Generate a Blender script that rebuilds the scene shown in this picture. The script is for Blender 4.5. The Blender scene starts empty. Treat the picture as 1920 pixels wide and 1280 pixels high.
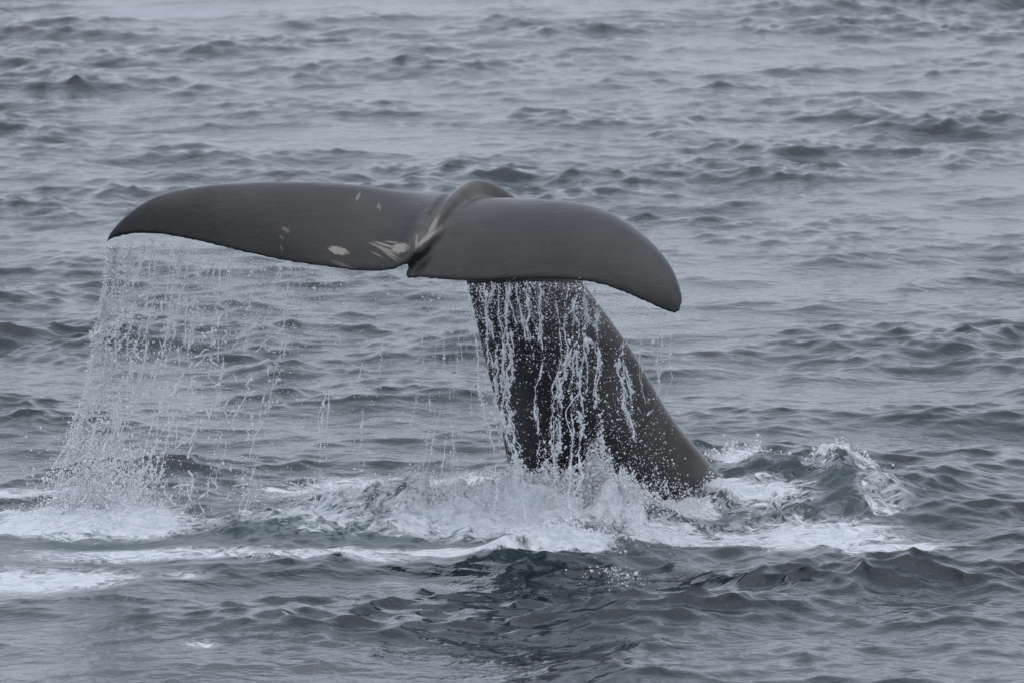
import bpy, math, numpy as np
from mathutils import Vector

# ------------------------------------------------------------------ camera, world, sun, exposure
sc = bpy.context.scene
COL = sc.collection
CAM = np.array([0.0, -55.0, 8.0]); PITCH = math.radians(6.86); FPX = 14450.0   # focal length in px of a 1920 px wide picture
cd = bpy.data.cameras.new('camera'); cam = bpy.data.objects.new('camera', cd); COL.objects.link(cam)
cam.location = CAM; cam.rotation_euler = (math.pi/2 - PITCH, 0, 0)
cd.sensor_width = 36; cd.lens = 36*FPX/1920; cd.clip_start = 1; cd.clip_end = 20000
cd.dof.use_dof = True; cd.dof.focus_distance = 55.6; cd.dof.aperture_fstop = 7.1
sc.camera = cam

SUN_EL, SUN_AZ = math.radians(84), math.radians(70)      # azimuth measured from +Y (behind the whale) towards +X
wd = bpy.data.worlds.new('World'); sc.world = wd; wd.use_nodes = True
nt = wd.node_tree; nt.nodes.clear()
sky = nt.nodes.new('ShaderNodeTexSky'); sky.sky_type = 'NISHITA'; sky.sun_disc = False
sky.sun_elevation = SUN_EL; sky.sun_rotation = SUN_AZ; sky.air_density = 1.0; sky.dust_density = 3.0
hs = nt.nodes.new('ShaderNodeHueSaturation'); hs.inputs['Saturation'].default_value = 0.35
cloud = nt.nodes.new('ShaderNodeMix'); cloud.data_type = 'RGBA'; cloud.inputs[0].default_value = 0.86   # an even overcast layer
cloud.inputs[7].default_value = (5.2, 5.75, 6.75, 1)
bg = nt.nodes.new('ShaderNodeBackground'); bg.inputs['Strength'].default_value = 0.148
wo = nt.nodes.new('ShaderNodeOutputWorld')
nt.links.new(sky.outputs[0], hs.inputs['Color']); nt.links.new(hs.outputs[0], cloud.inputs[6])
nt.links.new(cloud.outputs[2], bg.inputs[0]); nt.links.new(bg.outputs[0], wo.inputs[0])
sd = bpy.data.lights.new('sun', 'SUN'); sun = bpy.data.objects.new('sun', sd); COL.objects.link(sun)
sd.energy = 0.6; sd.angle = math.radians(64); sd.color = (1, 0.985, 0.965)
sdir = Vector((math.sin(SUN_AZ)*math.cos(SUN_EL), math.cos(SUN_AZ)*math.cos(SUN_EL), math.sin(SUN_EL)))
sun.rotation_euler = (-sdir).to_track_quat('-Z', 'Y').to_euler(); sun.location = (0, 0, 60)
sc.view_settings.view_transform = 'Standard'; sc.view_settings.look = 'None'
sc.view_settings.exposure = 0.10; sc.view_settings.gamma = 1.0
sc.render.engine = 'CYCLES'; sc.cycles.use_denoising = True
sc.cycles.max_bounces = 6; sc.cycles.transparent_max_bounces = 8

# ------------------------------------------------------------------ helpers
RNG = np.random.default_rng(11)
cp, sp = math.cos(PITCH), math.sin(PITCH)
def ray(px, py):
    px = np.asarray(px, float); py = np.asarray(py, float)
    u = (px-960)/FPX; v = -(py-640)/FPX
    return np.stack([u, cp + v*sp, -sp + v*cp], -1)
def P(px, py, Y):                                         # the point at depth Y seen at that pixel
    d = ray(px, py); t = (np.asarray(Y, float)-CAM[1])/d[..., 1]
    return CAM + d*t[..., None]
def W(px, py):                                            # where that pixel meets the calm sea
    d = ray(px, py); t = -CAM[2]/d[..., 2]
    return CAM + d*t[..., None]
def project(p):
    q = p - CAM
    zc = q[..., 1]*cp - q[..., 2]*sp; yc = q[..., 1]*sp + q[..., 2]*cp
    return 960 + FPX*q[..., 0]/zc, 640 - FPX*yc/zc
def mesh_obj(name, verts, faces, mat, smooth=True):
    """faces: (n,3) or (n,4) int array"""
    me = bpy.data.meshes.new(name); faces = np.asarray(faces, np.int32); verts = np.asarray(verts, np.float32)
    me.vertices.add(len(verts)); me.vertices.foreach_set('co', verts.ravel())
    n, k = faces.shape
    me.loops.add(n*k); me.loops.foreach_set('vertex_index', faces.ravel())
    me.polygons.add(n); me.polygons.foreach_set('loop_start', np.arange(0, n*k, k, dtype=np.int32))
    me.polygons.foreach_set('use_smooth', np.full(n, smooth))
    me.update(calc_edges=True); me.validate()
    o = bpy.data.objects.new(name, me); COL.objects.link(o)
    if mat: me.materials.append(mat)
    return o
def tag(o, label=None, cat=None, kind=None):
    if label: o['label'] = label
    if cat: o['category'] = cat
    if kind: o['kind'] = kind
    return o
def sstep(a, b, x):
    t = np.clip((x-a)/(b-a), 0, 1); return t*t*(3-2*t)
class NT:
    def __init__(s, name):
        s.m = bpy.data.materials.new(name); s.m.use_nodes = True; s.t = s.m.node_tree; s.t.nodes.clear()
        s.out = s.n('ShaderNodeOutputMaterial')
    def n(s, typ, **kw):
        o = s.t.nodes.new(typ)
        for k, v in kw.items():
            if k.startswith('i_'): o.inputs[int(k[2:]) if k[2:].isdigit() else k[2:].replace('_', ' ')].default_value = v
            else: setattr(o, k, v)
        return o
    def l(s, a, b): s.t.links.new(a, b)
    def math(s, op, a, b=None, c=None, clamp=False):
        o = s.n('ShaderNodeMath', operation=op); o.use_clamp = clamp
        for i, x in enumerate((a, b, c)):
            if x is None: continue
            if isinstance(x, (int, float)): o.inputs[i].default_value = x
            else: s.l(x, o.inputs[i])
        return o.outputs[0]
    def step(s, x, a, b):
        o = s.n('ShaderNodeMapRange', interpolation_type='SMOOTHSTEP')
        for i, v in ((0, x), (1, a), (2, b)):
            if isinstance(v, (int, float)): o.inputs[i].default_value = v
            else: s.l(v, o.inputs[i])
        return o.outputs[0]
    def noise(s, vec, scale, detail=4, rough=0.55, dist=0.0):
        o = s.n('ShaderNodeTexNoise'); o.inputs['Scale'].default_value = scale; o.inputs['Detail'].default_value = detail
        o.inputs['Roughness'].default_value = rough; o.inputs['Distortion'].default_value = dist
        s.l(vec, o.inputs['Vector']); return o.outputs['Fac']
    def mix(s, f, a, b):
        o = s.n('ShaderNodeMix', data_type='RGBA')
        for i, v in ((0, f), (6, a), (7, b)):
            if isinstance(v, (int, float)): o.inputs[i].default_value = v
            elif isinstance(v, tuple): o.inputs[i].default_value = v+(1,)
            else: s.l(v, o.inputs[i])
        return o.outputs[2]

# ------------------------------------------------------------------ materials
def mat_sea():
    m = NT('sea_water'); pos = m.n('ShaderNodeNewGeometry').outputs['Position']
    foam = m.n('ShaderNodeAttribute', attribute_name='foam').outputs['Fac']
    aer = m.n('ShaderNodeAttribute', attribute_name='aerated').outputs['Fac']
    wp = m.n('ShaderNodeTexNoise', i_Scale=2.2, i_Detail=2.0); m.l(pos, wp.inputs['Vector'])
    va = m.n('ShaderNodeVectorMath', operation='MULTIPLY_ADD'); m.l(wp.outputs['Color'], va.inputs[0])
    va.inputs[1].default_value = (0.5, 0.5, 0.3); m.l(pos, va.inputs[2])
    n1 = m.noise(va.outputs[0], 3.2, 6, 0.62, 0.6)
    n2 = m.noise(va.outputs[0], 13.0, 5, 0.6, 0.8)
    nz = m.math('ADD', m.math('MULTIPLY', n1, 0.62), m.math('MULTIPLY', n2, 0.38))
    th = m.math('SUBTRACT', 0.83, m.math('MULTIPLY', foam, 0.57))
    fac = m.step(nz, m.math('SUBTRACT', th, 0.04), m.math('ADD', th, 0.09))
    def lace(scale, w, amt):                                   # thin bright threads between the patches
        q = m.math('ABSOLUTE', m.math('SUBTRACT', m.noise(va.outputs[0], scale, 4, 0.6, 0.5), 0.5))
        return m.math('MULTIPLY', m.math('SUBTRACT', 1.0, m.step(q, 0.004, w)), amt)
    lc = m.math('MAXIMUM', lace(2.6, .05, .95), lace(6.5, .055, .75))
    fac = m.math('MAXIMUM', fac, m.math('MULTIPLY', lc, m.step(foam, 0.30, 0.75)))
    fac = m.math('MULTIPLY', fac, m.step(foam, 0.04, 0.20))
    # bump: short wind ripples; bubbly relief in the foam
    r1 = m.noise(pos, 7.0, 3, 0.5, 0.3); r2 = m.noise(pos, 26.0, 2, 0.5)
    rip = m.math('ADD', m.math('MULTIPLY', r1, 0.028), m.math('MULTIPLY', r2, 0.0022))
    bp = m.n('ShaderNodeBump', i_Strength=0.55, i_Distance=1.0); m.l(rip, bp.inputs['Height'])
    wat = m.n('ShaderNodeBsdfPrincipled', i_Roughness=0.17, i_IOR=1.333)
    m.l(m.mix(aer, (0.006, 0.015, 0.019), (0.070, 0.115, 0.120)), wat.inputs['Base Color']); m.l(bp.outputs[0], wat.inputs['Normal']); m.l(m.math('ADD', 0.12, m.math('MULTIPLY', aer, 0.40)), wat.inputs['Roughness'])
    fr = m.noise(pos, 45.0, 4, 0.65); fb = m.n('ShaderNodeBump', i_Strength=0.9, i_Distance=0.035); m.l(fr, fb.inputs['Height'])
    fo = m.n('ShaderNodeBsdfPrincipled', i_Roughness=0.55, i_IOR=1.33)
    m.l(m.mix(m.step(n2, 0.3, 0.7), (0.60, 0.65, 0.69), (0.88, 0.89, 0.90)), fo.inputs['Base Color']); m.l(fb.outputs[0], fo.inputs['Normal'])
    mx = m.n('ShaderNodeMixShader'); m.l(fac, mx.inputs[0]); m.l(wat.outputs[0], mx.inputs[1]); m.l(fo.outputs[0], mx.inputs[2])
    m.l(mx.outputs[0], m.out.inputs[0]); return m.m

def mat_drops(name, col, trans):
    m = NT(name)
    p = m.n('ShaderNodeBsdfPrincipled', i_Roughness=0.12, i_IOR=1.33); p.inputs['Base Color'].default_value = col+(1,)
    t = m.n('ShaderNodeBsdfTranslucent'); t.inputs[0].default_value = col+(1,)
    mx = m.n('ShaderNodeMixShader', i_0=0.45); m.l(p.outputs[0], mx.inputs[1]); m.l(t.outputs[0], mx.inputs[2])
    tr = m.n('ShaderNodeBsdfTransparent'); mt = m.n('ShaderNodeMixShader', i_0=trans)
    m.l(mx.outputs[0], mt.inputs[1]); m.l(tr.outputs[0], mt.inputs[2]); m.l(mt.outputs[0], m.out.inputs[0]); return m.m

def mat_whale(marks):
    m = NT('wet_whale_skin'); pos = m.n('ShaderNodeNewGeometry').outputs['Position']
    big = m.noise(pos, 2.2, 4, 0.55); fine = m.noise(pos, 26.0, 5, 0.6)
    col = m.mix(m.step(big, 0.3, 0.75), (0.009, 0.009, 0.010), (0.026, 0.025, 0.024))
    col = m.mix(m.math('MULTIPLY', m.step(fine, 0.45, 0.8), 0.35), col, (0.042, 0.040, 0.038))
    total = None
    wn = m.n('ShaderNodeTexNoise', i_Scale=22.0, i_Detail=4.0); m.l(pos, wn.inputs['Vector'])
    for (c, ax, ay, rx, ry, soft, streak, al) in marks:
        sb = m.n('ShaderNodeVectorMath', operation='SUBTRACT'); m.l(pos, sb.inputs[0]); sb.inputs[1].default_value = tuple(c)
        def comp(axis, r):
            d = m.n('ShaderNodeVectorMath', operation='DOT_PRODUCT'); m.l(sb.outputs[0], d.inputs[0]); d.inputs[1].default_value = tuple(axis)
            return m.math('DIVIDE', d.outputs['Value'], r)
        u, v = comp(ax, rx), comp(ay, ry)
        d2 = m.math('SQRT', m.math('ADD', m.math('MULTIPLY', u, u), m.math('MULTIPLY', v, v)))
        cx = m.n('ShaderNodeCombineXYZ'); m.l(m.math('MULTIPLY', u, streak*0.25 if streak else 1.2), cx.inputs[0]); m.l(m.math('MULTIPLY', v, streak if streak else 1.2), cx.inputs[1])
        nn = m.noise(cx.outputs[0], 1.6, 4, 0.65)
        f = m.math('ADD', d2, m.math('MULTIPLY', m.math('SUBTRACT', nn, 0.5), 3.2 if streak else 1.9))
        f = m.math('MULTIPLY', m.math('SUBTRACT', 1.0, m.step(f, 1.0-soft, 1.0+soft)), al)
        total = f if total is None else m.math('MAXIMUM', total, f)
    dor = m.n('ShaderNodeAttribute', attribute_name='dorsal').outputs['Fac']     # greyish back of the stock, painted paler still to carry its highlight
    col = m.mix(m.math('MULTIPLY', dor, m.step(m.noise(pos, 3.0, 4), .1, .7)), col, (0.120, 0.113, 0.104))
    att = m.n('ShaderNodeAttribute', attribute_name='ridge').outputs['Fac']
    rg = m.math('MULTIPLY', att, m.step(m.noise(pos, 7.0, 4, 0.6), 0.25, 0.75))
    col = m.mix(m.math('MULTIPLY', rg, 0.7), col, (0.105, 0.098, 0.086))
    col = m.mix(total, col, (0.32, 0.275, 0.24))
    ds = m.n('ShaderNodeAttribute', attribute_name='edge').outputs['Fac']
    col = m.mix(ds, col, (0.012, 0.011, 0.010))
    # faint lengthwise wrinkles
    wr = m.n('ShaderNodeMapping'); m.l(pos, wr.inputs['Vector']); wr.inputs['Rotation'].default_value = (0, 0.35, -0.6); wr.inputs['Scale'].default_value = (5, 30, 24)
    w = m.noise(wr.outputs[0], 1.0, 4, 0.6, 0.4)
    bp = m.n('ShaderNodeBump', i_Strength=0.42, i_Distance=0.012); m.l(m.math('ADD', m.math('MULTIPLY', w, 0.7), m.math('ADD', m.math('MULTIPLY', fine, 0.5), m.math('MULTIPLY', m.noise(pos, 75.0, 3, 0.6), 0.22))), bp.inputs['Height'])
    p = m.n('ShaderNodeBsdfPrincipled', i_IOR=1.35); p.inputs['Coat Weight'].default_value = 0.22; p.inputs['Coat Roughness'].default_value = 0.24; p.inputs['Coat IOR'].default_value = 1.33; m.l(col, p.inputs['Base Color']); m.l(bp.outputs[0], p.inputs['Normal'])
    m.l(m.math('ADD', 0.20, m.math('MULTIPLY', m.noise(pos, 5.0, 5, 0.6, 0.5), 0.30)), p.inputs['Roughness'])
    m.l(p.outputs[0], m.out.inputs[0]); return m.m

# ------------------------------------------------------------------ sea: trigonometric wave field on a graded grid
def axis(parts, lo_far, hi_far):
    """parts: list of (start, end, spacing0, spacing1) laid end to end, then growing steps out to the far limits"""
    xs = []
    for a, b, s0, s1 in parts:
        n = int(round((b-a)/(0.5*(s0+s1)))); t = np.arange(n)/n
        w = s0*t + (s1-s0)*t*t/2; w /= (s0+s1)/2
        xs.append(a+(b-a)*w)
    xs = np.concatenate(xs+[[parts[-1][1]]])
    up = []; s = parts[-1][3]; x = xs[-1]
    while x < hi_far: s *= 1.17; x += s; up.append(x)
    dn = []; s = parts[0][2]; x = xs[0]
    while x > lo_far: s *= 1.17; x -= s; dn.append(x)
    return np.concatenate([dn[::-1], xs, up])
gx = axis([(-9.5, -3.9, .046, .025), (-3.9, 3.9, .025, .025), (3.9, 9.5, .025, .046)], -6000, 6000)
gy = axis([(-11, -1, .065, .033), (-1, 5, .033, .033), (5, 58, .033, .15)], -400, 9000)

def synth(L, lmin, lmax, spec, seed, deriv=False):
    """real random field sum of waves exp(i k.x) evaluated on gx x gy; spec(kx,ky) = amplitude"""
    r = np.random.default_rng(seed); K = int(L/lmin); i = np.arange(-K, K+1); dk = 2*np.pi/L
    kx, ky = np.meshgrid(i*dk, i*dk); k = np.hypot(kx, ky)
    ok = (k > 2*np.pi/lmax) & (k < 2*np.pi/lmin)
    A = np.where(ok, spec(kx, ky, np.where(k == 0, 1, k)), 0)*(r.normal(size=k.shape)+1j*r.normal(size=k.shape))
    ok_x = np.abs(gx) < 120; ok_y = np.abs(gy) < 200
    ex = np.exp(1j*np.outer(i*dk, gx*ok_x)).astype(np.complex64); ey = np.exp(1j*np.outer(gy*ok_y, i*dk)).astype(np.complex64)
    ev = lambda B: (ey @ (B.astype(np.complex64) @ ex)).real
    h = ev(A)
    if not deriv: return h
    kk = np.where(k == 0, 1, k)
    return h, ev(1j*A*kx/kk), ev(1j*A*ky/kk)
WIND = math.radians(-66)
def wave_spec(p, spread, k0, kc):
    def f(kx, ky, k):
        c = (kx*math.cos(WIND)+ky*math.sin(WIND))/k
        return k**-p*np.exp(-(k0/k)**2-(k/kc)**2)*(spread+(1-spread)*np.abs(c)**1.5)
    return f
h1, dx1, dy1 = synth(83.0, 0.5, 14.0, wave_spec(1.72, 0.50, 1.1, 17.0), 3, True)
h2, dx2, dy2 = synth(17.3, 0.10, 0.5, wave_spec(2.2, 0.60, 5.0, 60.0), 5, True)
t1 = synth(11.7, 0.22, 1.1, lambda a, b, k: k**-1.5, 7)
t2 = synth(7.9, 0.055, 0.30, lambda a, b, k: k**-1.6, 8)
core = (np.abs(gy)[:, None] < 60) & (np.abs(gx)[None, :] < 9)
for f in (t1, t2): f /= f[core].std()
s1 = h1[core].std(); h1 /= s1; dx1 /= s1; dy1 /= s1
s2 = h2[core].std(); h2 /= s2; dx2 /= s2; dy2 /= s2
A1, A2, CH = 0.035, 0.0072, 1.15
GX, GY = np.meshgrid(gx, gy)
fade = 1 - np.maximum(sstep(14, 60, np.abs(GX)), np.maximum(sstep(70, 160, GY), sstep(14, 50, -GY)))
fade2 = 1 - np.maximum(sstep(10, 14, np.abs(GX)), np.maximum(sstep(60, 75, GY), sstep(12, 16, -GY)))
px, py = project(np.stack([GX, GY, 0*GX], -1)); infr = (np.abs(px-960) < 1500) & (np.abs(py-700) < 900)
def blob(cx, cy, rx, ry, s=1.0, p=1.3):
    return s*np.exp(-(((px-cx)/rx)**2+((py-cy)/ry)**2)**p)*infr
foam = np.zeros_like(GX); turb = np.zeros_like(GX); heap = np.zeros_like(GX); aer = np.zeros_like(GX)
for b in [(1030, 952, 230, 46, 1.25), (1060, 1020, 125, 22, 1.1), (900, 985, 260, 38, .92), (740, 946, 210, 32, 1.0), (600, 980, 280, 40, .70),
          (150, 985, 320, 34, .92), (215, 962, 140, 24, 1.05), (50, 925, 140, 16, .75), (260, 1042, 320, 22, .74), (560, 1050, 360, 18, .74),
          (80, 1085, 240, 34, .76), (840, 1038, 180, 9, .95), (1430, 938, 140, 24, .80), (1500, 985, 270, 38, .80), (1400, 885, 80, 28, .9),
          (1565, 895, 120, 34, .76), (1660, 1010, 150, 18, .78), (1270, 985, 150, 34, .80), (650, 905, 260, 22, .68), (880, 900, 140, 22, .75),
          (340, 1085, 80, 12, .6), (800, 1085, 160, 12, .5), (380, 1208, 70, 12, .52), (790, 1160, 70, 9, .5), (1660, 940, 90, 26, .62), (1780, 985, 90, 12, .5), (1290, 950, 90, 14, .85), (1345, 928, 70, 12, .9)]:
    foam = np.maximum(foam, blob(*b))
for b in [(1000, 955, 300, 50, 1.0), (650, 985, 360, 42, .95), (200, 985, 300, 35, .55), (1520, 930, 220, 60, .75), (1300, 1000, 90, 18, .55),
          (1165, 1062, 60, 10, .45), (780, 905, 170, 20, .5)]:
    turb = np.maximum(turb, blob(*b))
for b in [(1125, 958, 70, 18, .22), (1045, 964, 80, 20, .16), (965, 962, 90, 24, .15), (880, 968, 90, 24, .11), (1195, 965, 60, 18, .10),
          (1060, 1026, 110, 13, .10), (960, 1032, 60, 9, .07), (1575, 908, 50, 14, .21), (1650, 935, 60, 12, .09), (1420, 905, 90, 16, .13),
          (740, 968, 120, 22, .17), (560, 985, 130, 20, .07), (1345, 938, 55, 12, .07), (190, 975, 150, 20, .08), (420, 1004, 160, 14, .06)]:
    heap = np.maximum(heap, blob(*b, 1.0))
for b in [(700, 980, 380, 50, .75), (1050, 980, 260, 55, .9), (1560, 930, 190, 50, .30), (200, 1000, 320, 60, .5)]:
    aer = np.maximum(aer, blob(*b))
gust = synth(61.0, 3.0, 20.0, lambda a, b, k: k**-1.3, 21); gust /= gust[core].std()
calm = (1-0.55*np.clip(turb, 0, 1))*np.clip(.75+.35*gust+.30*h1, .15, 2.2)
calm *= 1+.8*np.exp(-((py-1090)/60)**2-((px-1050)/450)**2)*infr
h1 = h1*np.clip(.95+.36*gust, .35, 1.8)
lk = np.where(px > 1300, .35, 1.0)
lump = 1+lk*(0.42*np.clip(t1, -1.6, 1.8)+0.11*np.clip(t2, -2, 2.5))
Z = A1*h1*fade + A2*h2*fade2*calm + heap*np.clip(lump, .15, 3) + turb*(0.026*np.sqrt(t1*t1+.15) - .02 + 0.006*t2)
# a low swell shouldering up in front of the churned water
Z += 0.035*np.exp(-((py-1075-0.00006*(px-900)**2)/42)**2)*np.exp(-((px-760)/620)**2)*infr
X = GX + CH*(A1*dx1*fade + A2*dx2*fade2*calm) + 0.02*turb*t2; Y = GY + CH*(A1*dy1*fade + A2*dy2*fade2*calm)
ny, nx = GX.shape
ii = np.arange(ny*nx).reshape(ny, nx)
quads = np.stack([ii[:-1, :-1], ii[:-1, 1:], ii[1:, 1:], ii[1:, :-1]], -1).reshape(-1, 4)
sea = mesh_obj('sea', np.stack([X, Y, Z], -1).reshape(-1, 3), quads, mat_sea())
for nm, f in (('foam', foam), ('aerated', aer)):
    a = sea.data.attributes.new(nm, 'FLOAT', 'POINT'); a.data.foreach_set('value', np.clip(f, 0, 1.3).astype(np.float32).ravel())
tag(sea, 'choppy grey blue sea with white foam where the whale dives', 'sea', 'structure')
def sea_z(x, y):
    i = np.clip(np.searchsorted(gx, x), 0, nx-1); j = np.clip(np.searchsorted(gy, y), 0, ny-1); return Z[j, i]

# ------------------------------------------------------------------ the whale: flukes and tail stock as one skin
def resample(pts, n, closed=False):
    """smooth curve through points, n samples evenly along it (Catmull-Rom)"""
    p = np.asarray(pts, float); p = np.vstack([2*p[0]-p[1], p, 2*p[-1]-p[-2]]); out = []
    for i in range(1, len(p)-2):
        t = np.linspace(0, 1, 24, endpoint=False)[:, None]
        out.append(.5*((2*p[i])+(-p[i-1]+p[i+1])*t+(2*p[i-1]-5*p[i]+4*p[i+1]-p[i+2])*t**2+(-p[i-1]+3*p[i]-3*p[i+1]+p[i+2])*t**3))
    out = np.vstack(out+[p[-2:-1]]); d = np.r_[0, np.cumsum(np.linalg.norm(np.diff(out, axis=0), axis=1))]
    s = np.linspace(0, d[-1], n) if np.isscalar(n) else n*d[-1]
    return np.stack([np.interp(s, d, out[:, k]) for k in range(out.shape[1])], -1)
def trail_y(x): return -0.00115*(x-775)*0.95 + 0.0
S = np.r_[np.linspace(0, .9, 70), np.linspace(.91, 1, 22)]
def fluke(le, te, th0, camber, cy0):
    L2, T2 = resample(le, S), resample(te, S)
    yt = trail_y(T2[:, 0]); T = P(T2[:, 0], T2[:, 1], yt)
    dep = cy0*(1-S**1.7)
    Lp = P(L2[:, 0], L2[:, 1], trail_y(L2[:, 0])*S + (0.05)*(1-S) + dep)
    C = np.linspace(0, 1, 44)**1.25
    rows = []
    for k, s in enumerate(S):
        ch = T[k]-Lp[k]; c = np.linalg.norm(ch)
        k0, k1 = max(k-1, 0), min(k+1, len(S)-1)
        span = (T[k1]+Lp[k1])-(T[k0]+Lp[k0]); N = np.cross(ch, span); N /= np.linalg.norm(N)+1e-9
        if N[2] < 0: N = -N
        th = th0*(1-s)**0.75*0.9+0.012*min(1, (1-s)*12)
        prof = th*(2.969*np.sqrt(C)-1.26*C-3.516*C**2+2.843*C**3-1.036*C**4) + 0.010*np.minimum(C*6, 1)*min(1, (1-s)*14+.35)
        cam_ = camber*c*(C**0.75)*(1-C)*3.0*(1-0.3*s)
        base = Lp[k]+C[:, None]*ch
        up = base+N*(cam_+prof)[:, None]-N*th*0.9*(1-C)[:, None]**2*0.8; lo = base+N*(cam_-prof)[:, None]-N*th*0.9*(1-C)[:, None]**2*0.8
        rows.append(np.vstack([up, lo[::-1][0:-1]]))
    R = np.array(rows); n, k, _ = R.shape; V = R.reshape(-1, 3); id_ = np.arange(n*k).reshape(n, k)
    nxt = np.roll(id_, -1, 1)
    F = np.stack([id_[:-1], nxt[:-1], nxt[1:], id_[1:]], -1).reshape(-1, 4)
    caps = [tuple(id_[0][::-1]), tuple(id_[-1])]
    return V, [tuple(f) for f in F]+caps, T
left_le = [(872, 366), (820, 362), (760, 355), (700, 346), (650, 340), (600, 337), (540, 336), (470, 338), (400, 343), (350, 350), (300, 362), (260, 383), (228, 410), (205, 438), (196, 455)]
left_te = [(776, 476), (762, 492), (737, 505), (700, 509), (660, 507), (620, 502), (560, 494), (520, 487), (460, 474), (420, 465), (380, 455), (320, 443), (280, 439), (240, 441), (210, 449), (197, 460)]
right_le = [(872, 380), (905, 372), (960, 371), (1040, 373), (1090, 377), (1125, 386), (1165, 404), (1205, 433), (1240, 468), (1265, 505), (1278, 542), (1280, 566), (1276, 582)]
right_te = [(777, 474), (768, 496), (759, 520), (790, 521), (850, 526), (900, 527), (960, 524), (1020, 523), (1080, 526), (1120, 532), (1160, 545), (1200, 562), (1240, 580), (1262, 589), (1274, 586)]
VL, FL, TL = fluke(left_le, left_te, 0.085, 0.075, 1.0)
VR, FR, TR = fluke(right_le, right_te, 0.085, 0.085, 0.95)
# stock: dorsal and ventral outline, depth of each, half width
stock = [((783, 462), (778, 482), 0.04, 0.04, .045), ((806, 424), (800, 470), 0.26, 0.22, .085), ((838, 385), (815, 462), 0.50, 0.50, .115),
         ((872, 350), (830, 462), 0.74, 0.78, .14), ((905, 337), (845, 475), 0.95, 1.05, .16), ((965, 368), (866, 505), 1.10, 1.30, .20),
         ((1036, 452), (880, 548), 1.20, 1.48, .24), ((1106, 548), (896, 612), 1.28, 1.60, .28), ((1182, 655), (914, 688), 1.36, 1.72, .34),
         ((1260, 785), (936, 772), 1.56, 1.88, .46), ((1336, 878), (957, 885), 1.90, 2.06, .60), ((1404, 965), (985, 985), 2.15, 2.25, .72),
         ((1470, 1080), (1040, 1110), 2.4, 2.5, .80), ((1600, 1230), (1130, 1270), 2.8, 2.9, .86)]
D = resample([tuple(P(*s[0], s[2])) for s in stock], 90); Vn = resample([tuple(P(*s[1], s[3])) for s in stock], 90)
HW = np.interp(np.linspace(0, 1, 90), np.linspace(0, 1, len(stock)), [s[4] for s in stock])
rows = []
for k in range(90):
    c = (D[k]+Vn[k])/2; e = (D[k]-Vn[k])/2
    k0, k1 = max(k-1, 0), min(k+1, 89); ax = (D[k1]+Vn[k1])-(D[k0]+Vn[k0]); n = np.cross(ax, e); n /= np.linalg.norm(n)
    if n[1] > 0: n = -n
    a = np.linspace(0, 2*np.pi, 56, endpoint=False)
    ca, sa = np.cos(a), np.sin(a)
    sh = np.sign(sa)*np.abs(sa)**1.0*(1-0.28*np.clip(ca, 0, 1)**2)              # flanks pinch towards the dorsal ridge
    rows.append(c+e*np.sign(ca)[:, None]*(np.abs(ca)**0.95)[:, None]+n*(sh*HW[k])[:, None])
R = np.array(rows); id_ = np.arange(90*56).reshape(90, 56); nxt = np.roll(id_, -1, 1)
VS = R.reshape(-1, 3); FS = [tuple(f) for f in np.stack([id_[:-1], nxt[:-1], nxt[1:], id_[1:]], -1).reshape(-1, 4)]+[tuple(id_[0][::-1]), tuple(id_[-1])]
verts = np.vstack([VL, VR, VS]); o1, o2 = len(VL), len(VL)+len(VR)
faces = FL+[tuple(i+o1 for i in f) for f in FR]+[tuple(i+o2 for i in f) for f in FS]
me = bpy.data.meshes.new('rough'); me.from_pydata([tuple(v) for v in verts], [], faces); me.update()
rough = bpy.data.objects.new('rough', me); COL.objects.link(rough)
rm = rough.modifiers.new('r', 'REMESH'); rm.mode = 'VOXEL'; rm.voxel_size = 0.0148; rm.use_smooth_shade = True
sm = rough.modifiers.new('s', 'SMOOTH'); sm.factor = 0.5; sm.iterations = 14
dg = bpy.context.evaluated_depsgraph_get()
wm = bpy.data.meshes.new_from_object(rough.evaluated_get(dg)); bpy.data.objects.remove(rough); wm.name = 'sperm_whale'
whale = bpy.data.objects.new('sperm_whale', wm); COL.objects.link(whale)
wm.polygons.foreach_set('use_smooth', np.ones(len(wm.polygons), bool))
co = np.zeros(len(wm.vertices)*3, np.float32); wm.vertices.foreach_get('co', co); co = co.reshape(-1, 3)
def near(curve, r):                                        # closeness of every skin point to a curve
    d = np.full(len(co), 9.0)
    for q in curve: d = np.minimum(d, np.linalg.norm(co-q, axis=1))
    return np.clip(1-d/r, 0, 1)
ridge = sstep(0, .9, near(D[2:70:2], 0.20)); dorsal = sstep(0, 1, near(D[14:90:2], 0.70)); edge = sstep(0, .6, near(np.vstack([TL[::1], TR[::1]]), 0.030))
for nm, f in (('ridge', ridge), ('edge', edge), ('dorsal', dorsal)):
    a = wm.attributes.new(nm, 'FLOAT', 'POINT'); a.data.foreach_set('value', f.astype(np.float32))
def skin_mark(x0, y0, ang, rx, ry, soft=.3, streak=0, al=.9):
    """pale scar: centre on the skin where that pixel sees it, axes along the skin"""
    d = ray(x0, y0); d = d/np.linalg.norm(d); q = co-CAM; t = q@d; perp = np.linalg.norm(q-t[:, None]*d, axis=1)
    m = perp < 0.03; c = co[m][np.argmin(t[m])]
    a = math.radians(ang); ax = np.array([math.cos(a), 0.0, math.sin(a)]); ay = np.array([-math.sin(a), 0, math.cos(a)])
    return (c, ax, ay, rx, ry, soft, streak, al)
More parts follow.
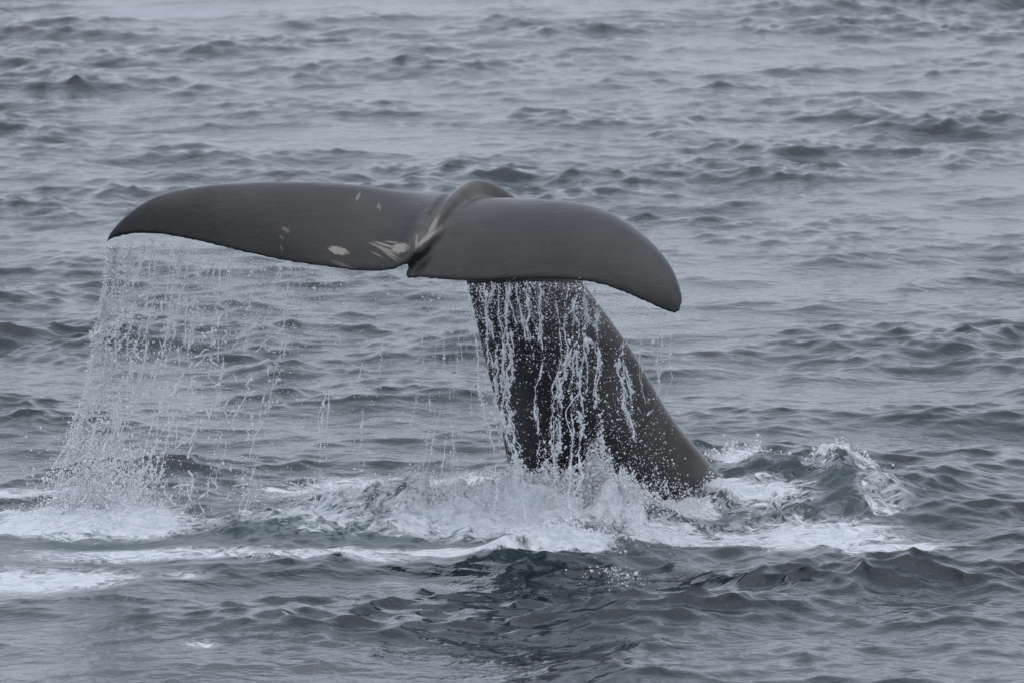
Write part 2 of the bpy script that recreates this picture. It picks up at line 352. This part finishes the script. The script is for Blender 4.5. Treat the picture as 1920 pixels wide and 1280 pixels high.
marks = [skin_mark(632, 464, -12, .070, .024, .2), skin_mark(746, 459, 10, .060, .028, .35, 0, .85),
         skin_mark(722, 452, -14, .080, .0075, .5, 0, .7), skin_mark(716, 460, -18, .095, .0080, .5, 0, .65), skin_mark(724, 467, -24, .085, .0075, .5, 0, .6),
         skin_mark(728, 474, -30, .060, .0060, .5, 0, .5), skin_mark(704, 472, -24, .045, .0045, .5, 0, .45), skin_mark(735, 447, -5, .050, .0060, .5, 0, .5), skin_mark(700, 450, -16, .03, .004, .5, 0, .5),
         skin_mark(675, 362, 55, .028, .010, .4, 0, .45), skin_mark(706, 380, 70, .018, .007, .4, 0, .45), skin_mark(716, 383, 75, .016, .006, .4, 0, .4),
         skin_mark(533, 424, -30, .028, .012, .4, 2.0, .35), skin_mark(528, 438, -40, .02, .005, .4, 0, .35), skin_mark(525, 458, -60, .02, .005, .4, 0, .3),
         skin_mark(645, 492, -18, .09, .012, .5, 4.0, .3), skin_mark(803, 440, 35, .09, .014, .4, 4.0, .7), skin_mark(815, 420, 60, .08, .016, .4, 4.0, .6), skin_mark(776, 447, 85, .04, .008, .4, 3.0, .6)]
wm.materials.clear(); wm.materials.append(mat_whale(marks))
tag(whale, 'dark grey whale tail with wide drooping flukes and pale scars, raised from the sea', 'whale')

# ------------------------------------------------------------------ falling water, spray and droplets
OCT_V = np.array([[1, 0, 0], [-1, 0, 0], [0, 1, 0], [0, -1, 0], [0, 0, 1], [0, 0, -1]], float)
OCT_F = np.array([[0, 2, 4], [2, 1, 4], [1, 3, 4], [3, 0, 4], [2, 0, 5], [1, 2, 5], [3, 1, 5], [0, 3, 5]])
class Soup:
    def __init__(s): s.v = []; s.f = []; s.n = 0
    def drops(s, p, r, stretch=1.3):
        p = np.asarray(p); r = np.asarray(r); n = len(p)
        if not n: return
        sx = RNG.uniform(.7, 1.3, (n, 3))*r[:, None]; sx[:, 2] *= RNG.uniform(.8, stretch*1.25, n)
        a = RNG.uniform(-.6, .6, n); ca, sa = np.cos(a), np.sin(a)
        q = OCT_V[None]*sx[:, None, :]; x = q[..., 0]*ca[:, None]+q[..., 2]*sa[:, None]; z = -q[..., 0]*sa[:, None]+q[..., 2]*ca[:, None]
        v = np.stack([x, q[..., 1], z], -1)+p[:, None, :]
        s.f.append((OCT_F[None]+(np.arange(n)*6)[:, None, None]).reshape(-1, 3)+s.n); s.v.append(v.reshape(-1, 3)); s.n += 6*n
    def tube(s, path, rad, k=6):
        path = np.asarray(path); n = len(path); t = np.gradient(path, axis=0); t /= np.linalg.norm(t, axis=1)[:, None]+1e-9
        a = np.cross(t, [0.0, 1.0, 0.0]); a /= np.linalg.norm(a, axis=1)[:, None]+1e-9; b = np.cross(t, a)
        g = np.linspace(0, 2*np.pi, k, endpoint=False)
        v = path[:, None]+(a[:, None]*np.cos(g)[None, :, None]+b[:, None]*np.sin(g)[None, :, None])*rad[:, None, None]
        i = np.arange(n*k).reshape(n, k); j = np.roll(i, -1, 1)
        f = np.concatenate([np.stack([i[:-1], j[:-1], j[1:]], -1).reshape(-1, 3), np.stack([i[:-1], j[1:], i[1:]], -1).reshape(-1, 3)])
        s.f.append(f+s.n); s.v.append(v.reshape(-1, 3)); s.n += n*k
    def build(s, name, mat): return mesh_obj(name, np.vstack(s.v), np.vstack(s.f), mat)
def wob(n, corr, amp):                                     # smooth random walk
    m = max(4, int(n/corr)+3); c = RNG.normal(size=m); x = np.linspace(1, m-2.001, n); i = x.astype(int); t = x-i
    c0, c1, c2, c3 = c[i-1], c[i], c[np.minimum(i+1, m-1)], c[np.minimum(i+2, m-1)]
    return amp*.5*(2*c1+(c2-c0)*t+(2*c0-5*c1+4*c2-c3)*t**2+(3*c1-c0-3*c2+c3)*t**3)
def sizes(n, med=.0022, sig=.65, mx=.014): return np.minimum(med*np.exp(RNG.normal(0, sig, n)), mx)
def edge_at(T, x):
    qx = project(T)[0]; o = np.argsort(qx); return np.stack([np.interp(x, qx[o], T[o, k]) for k in range(3)], -1)
def strand(S_, T, x0, f0, f1, drift, rad, spread, nd, med=.0024, away=.25, y_stop=None, meander=1.0):
    """one rope of water from the trailing edge: f = 0 at the edge, 1 at the sea"""
    p0 = edge_at(T, x0); n = max(24, int(230*(f1-f0))); f = np.linspace(f0, f1, n)
    z0 = p0[2]; g = f**1.05
    path = np.stack([p0[0]+drift*(0.35*f+.65*f*f)+meander*(wob(n, 40, .018)+wob(n, 14, .008)+wob(n, 5, .0035)), p0[1]+away*f+wob(n, 30, .02), z0*(1-g)-.02], -1)
    rr = rad*np.clip(np.exp(wob(n, 3, .40)+wob(n, 11, .40)-.25), .10, 3.0)*np.clip(np.minimum(np.arange(n), np.arange(n)[::-1])/4, .1, 1)
    rr *= np.where(wob(n, 9, 1) < -.75, .08, 1)
    S_.tube(path, rr, 5)
    i = RNG.integers(0, n, nd); s = spread*(.35+f[i])
    q = path[i]+np.stack([RNG.normal(0, 1, nd)*s, RNG.normal(0, 1, nd)*s*1.3, RNG.normal(0, .03, nd)], -1)
    S_.drops(q, sizes(nd, med))
    # beads and side drops hugging the rope
    nb = int(n*1.6); i = RNG.integers(0, n, nb); q = path[i]+RNG.normal(0, 1, (nb, 3))*(rr[i]+.35*rad)[:, None]*np.array([1.5, 1, 1.2])
    S_.drops(q, (rr[i]*.6+rad*.25)*RNG.uniform(.35, 1.1, nb))
    if RNG.random() < .5 and n > 60:                           # a short fork that rejoins
        a = RNG.integers(5, n-50); b = a+RNG.integers(20, 45); t = np.linspace(0, 1, b-a)
        fk = path[a:b]+np.stack([RNG.choice([-1, 1])*RNG.uniform(.015, .045)*np.sin(np.pi*t), 0*t, 0*t], -1)
        S_.tube(fk, rad*.55*np.clip(np.exp(wob(b-a, 4, .4)), .2, 2), 5)
    return path
white = mat_drops('aerated_water', (0.96, 0.97, 0.98), 0.0)
mist = mat_drops('fine_spray', (0.96, 0.97, 0.98), 0.0)
def keep_above(q): return q[q[:, 2] > -0.02]

# --- curtain from the far fluke (left in the picture)
A = Soup()
for x in np.r_[RNG.uniform(203, 270, 11), RNG.uniform(265, 400, 16), RNG.uniform(400, 570, 15), RNG.uniform(570, 740, 5)]:
    w = 1.0 if x < 265 else .75 if x < 400 else .55
    a = 0.02; pieces = 0
    while a < .97 and pieces < 5:
        ln = RNG.uniform(.08, .34)*(1.3 if x < 265 else .85)
        b = min(a+ln, .99); keep = (x < 265) or RNG.random() < (.80-.30*a if x < 560 else .45)
        if keep: strand(A, TL, x, a, b, RNG.normal(-.42, .075)*(1 if x < 560 else .5), .0056*w+.0018*RNG.random(), .018+.012*RNG.random(), int((190 if x < 265 else 130)*w*(b-a)/.2), .0022)
        a = b+RNG.uniform(.0, .16); pieces += 1
def sheet_drops(S_, T, x0, x1, n, fmax, drift, away, med, xpow=1.0, fpow=1.0, patch=.0):
    """fine drops shed along the whole edge, thinning as they fall"""
    x = x0+(x1-x0)*RNG.random(n)**xpow; f = fmax*RNG.random(n)**fpow
    k = np.sin(x*.071+1.3*np.sin(x*.023))*.5+np.sin(x*.19+.7)*.3
    ok = RNG.random(n) < np.clip(.75+patch*k, .05, 1); x = x[ok]; f = f[ok]; n = len(x)
    p = edge_at(T, x)
    q = np.stack([p[:, 0]+drift*(0.35*f+.65*f*f)+RNG.normal(0, .02, n)*(1+2*f), p[:, 1]+away*f+RNG.normal(0, .04, n)*(.3+f), p[:, 2]*(1-f)-.022], -1)
    S_.drops(q, sizes(n, med, .5))
sheet_drops(A, TL, 200, 620, 8000, .30, -.30, .2, .0021, 1.25, 1.3, .5)
sheet_drops(A, TL, 198, 760, 5200, 1.0, -.42, .25, .0024, 1.7, 1.0, .5)
sheet_drops(A, TL, 198, 300, 1200, 1.0, -.46, .25, .0026, 1.2, .75, .3)
for _ in range(64):                                        # clots of drops in the column
    f = RNG.uniform(.1, 1)**.8; p = edge_at(TL, 205+85*RNG.random()); n = 40; el = RNG.uniform(1, 3)
    c0 = np.array([p[0]-.45*(.35*f+.65*f*f)+RNG.normal(0, .03+.05*f), p[1]+.25*f, p[2]*(1-f)])
    A.drops(c0+RNG.normal(0, 1, (n, 3))*np.array([.016, .02, .016*el])*(.6+f), sizes(n, .0032, .6, .013))
sheet_drops(A, TL, 560, 765, 700, .25, -.1, .2, .0020, 1.0, 1.2, .3)
for _ in range(150):                                       # stray filaments torn between the ropes
    f = RNG.uniform(.25, .97); x = 200+330*RNG.random()**1.6; p = edge_at(TL, x); n = RNG.integers(10, 30); t = np.linspace(-.5, .5, n)
    ang = RNG.normal(1.15, .55); ln = RNG.uniform(.05, .16)*(.6+.6*f)
    c0 = np.array([p[0]-.43*(.35*f+.65*f*f)+RNG.normal(0, .03), p[1]+.25*f+RNG.normal(0, .06), p[2]*(1-f)])
    path = c0+np.stack([ln*t*math.cos(ang)+wob(n, 6, .009), wob(n, 8, .01), ln*t*math.sin(ang)+wob(n, 6, .006)], -1)
    rr = RNG.uniform(.0028, .0058)*np.clip(np.exp(wob(n, 3, .4)), .3, 2.2)*np.clip(np.minimum(np.arange(n), np.arange(n)[::-1])/3, .1, 1)
    A.tube(path, rr, 5); i = RNG.integers(0, n, n); A.drops(path[i]+RNG.normal(0, .006, (n, 3)), rr[i]*RNG.uniform(.3, 1.1, n))
# the dense foot of the column where it strikes the sea
c = W(195, 962); n = 8500
a = RNG.normal(0, 1, (n, 3)); hgt = np.abs(RNG.normal(0, .24, n))
q = np.stack([c[0]+a[:, 0]*(.20+.05*hgt), c[1]+a[:, 1]*.22, hgt+.02], -1); A.drops(q, sizes(n, .0028, .65, .014))
tag(A.build('falling_water', mist), 'long slanting curtain of falling water and drops under the fluke away from the tail stock', 'falling water', 'stuff')

# --- curtain from the fluke that overhangs the stock
B = Soup()
xs = np.r_[np.linspace(888, 1000, 14)+RNG.normal(0, 4, 14), np.linspace(1010, 1108, 7)+RNG.normal(0, 6, 7)]
for x in xs:
    dr = (x-985)*-.0002+RNG.normal(.10, .05) if x < 960 else RNG.normal(.03, .05)
    end = RNG.choice([.25, .45, .7, .95], p=[.35, .3, .2, .15])
    strand(B, TR, x, .0, end, dr, RNG.uniform(.0040, .0075), .020, int(110*end), .0023, .18, meander=1.3)
    if RNG.random() < .3: strand(B, TR, x+RNG.normal(0, 12), RNG.uniform(.15, .5), RNG.uniform(.6, .95), dr, RNG.uniform(.003, .006), .02, 60, .0024, .18, meander=1.8)
for x, f0, f1, dr in ((940, .3, .99, .22), (955, .2, .8, .12), (1100, .0, .96, -.02), (1112, .05, .5, .1), (1060, .25, .75, -.12), (1085, .05, .62, .04), (1150, .28, .62, .22), (1165, .2, .5, .25)):
    strand(B, TR, x, f0, f1, dr, .0080, .02, 90, .0028, .18, meander=1.6)
for x in (795, 812, 835, 850, 868, 878):                   # thin slanting ropes left of the stock
    a = RNG.uniform(0, .2)
    for _ in range(3):
        b = min(a+RNG.uniform(.12, .3), .99); strand(B, TR, x, a, b, RNG.normal(-.12, .05), .0030, .018, 45, .0021, .5); a = b+RNG.uniform(.02, .14)
for x in (1205, 1228, 1240, 1252): strand(B, TR, x, 0.02, RNG.uniform(.3, .55), RNG.normal(-.02, .03), .0022, .02, 45, .0020, .2)
sheet_drops(B, TR, 790, 1255, 5200, .14, 0, .1, .0022, 1.0, 1.2, .3)
sheet_drops(B, TR, 885, 1130, 2600, .35, 0, .15, .0020, 1.0, 1.2, .4)
sheet_drops(B, TR, 890, 1180, 2600, 1.0, .12, .2, .0023, 1.0, .85, .3)
sheet_drops(B, TR, 1040, 1240, 4200, 1.0, .18, .3, .0024, 1.0, .42, .2)
sheet_drops(B, TR, 770, 900, 900, .9, -.05, .3, .0020, 1.0, 1.0, .3)
tag(B.build('falling_water', white), 'ropes of white water streaming down in front of the dark tail stock', 'falling water', 'stuff')

# --- splash thrown up against the stock
Cs = Soup()
def burst(px0, py0, rx, ry, hmax, n, med, pw=1.6):
    c = W(px0, py0); a = RNG.normal(0, 1, (n, 2)); x = c[0]+a[:, 0]*rx; y = c[1]+a[:, 1]*ry
    env = hmax*np.exp(-.5*a[:, 0]**2)*(1+.35*np.sin(x*31)+.25*np.sin(x*77+2))
    z = sea_z(x, y)+env*RNG.random(n)**pw-.005
    Cs.drops(np.stack([x, y, z], -1), sizes(n, med, .6, .016))
burst(1128, 955, .12, .12, .27, 3400, .0042); burst(1045, 962, .18, .14, .17, 3000, .0042); burst(950, 965, .22, .16, .14, 2400, .0038)
burst(870, 966, .22, .18, .14, 1800, .0034); burst(1190, 960, .14, .12, .14, 1500, .0034); burst(1250, 950, .18, .10, .22, 1400, .0028); burst(1335, 936, .12, .10, .07, 700, .0026)
burst(1060, 1015, .28, .2, .06, 1200, .0035); burst(1400, 885, .20, .22, .16, 1500, .0034); burst(1560, 890, .22, .25, .10, 900, .0032)
burst(760, 962, .40, .2, .10, 2600, .0028); burst(620, 930, .5, .3, .10, 900, .0028); burst(180, 965, .4, .3, .12, 1800, .0034); burst(1165, 1062, .12, .15, .02, 250, .0030)
for x0, y0, h, dx in ((1120, 940, .30, .03), (1138, 945, .28, .10), (1095, 945, .24, -.05), (1048, 950, .26, -.06), (1030, 948, .2, -.1), (1165, 950, .26, .16), (1005, 955, .18, -.08), (985, 955, .2, .05), (1075, 948, .2, .04), (905, 960, .2, -.07), (930, 962, .16, .03)):
    c = W(x0, y0); n = 22; t = np.linspace(0, 1, n)            # jets
    h *= .75; path = np.stack([c[0]+dx*t+wob(n, 6, .008), c[1]+wob(n, 8, .01), h*(1.5*t-.5*t*t)], -1)
    Cs.tube(path, .010*(1-.75*t)*np.clip(1+wob(n, 3, .3), .3, 2))
    Cs.drops(path[-1]+RNG.normal(0, .03, (30, 3)), sizes(30, .004))
tag(Cs.build('splash_spray', white), 'white burst of spray and jets thrown up where the tail stock meets the sea', 'splash', 'stuff')
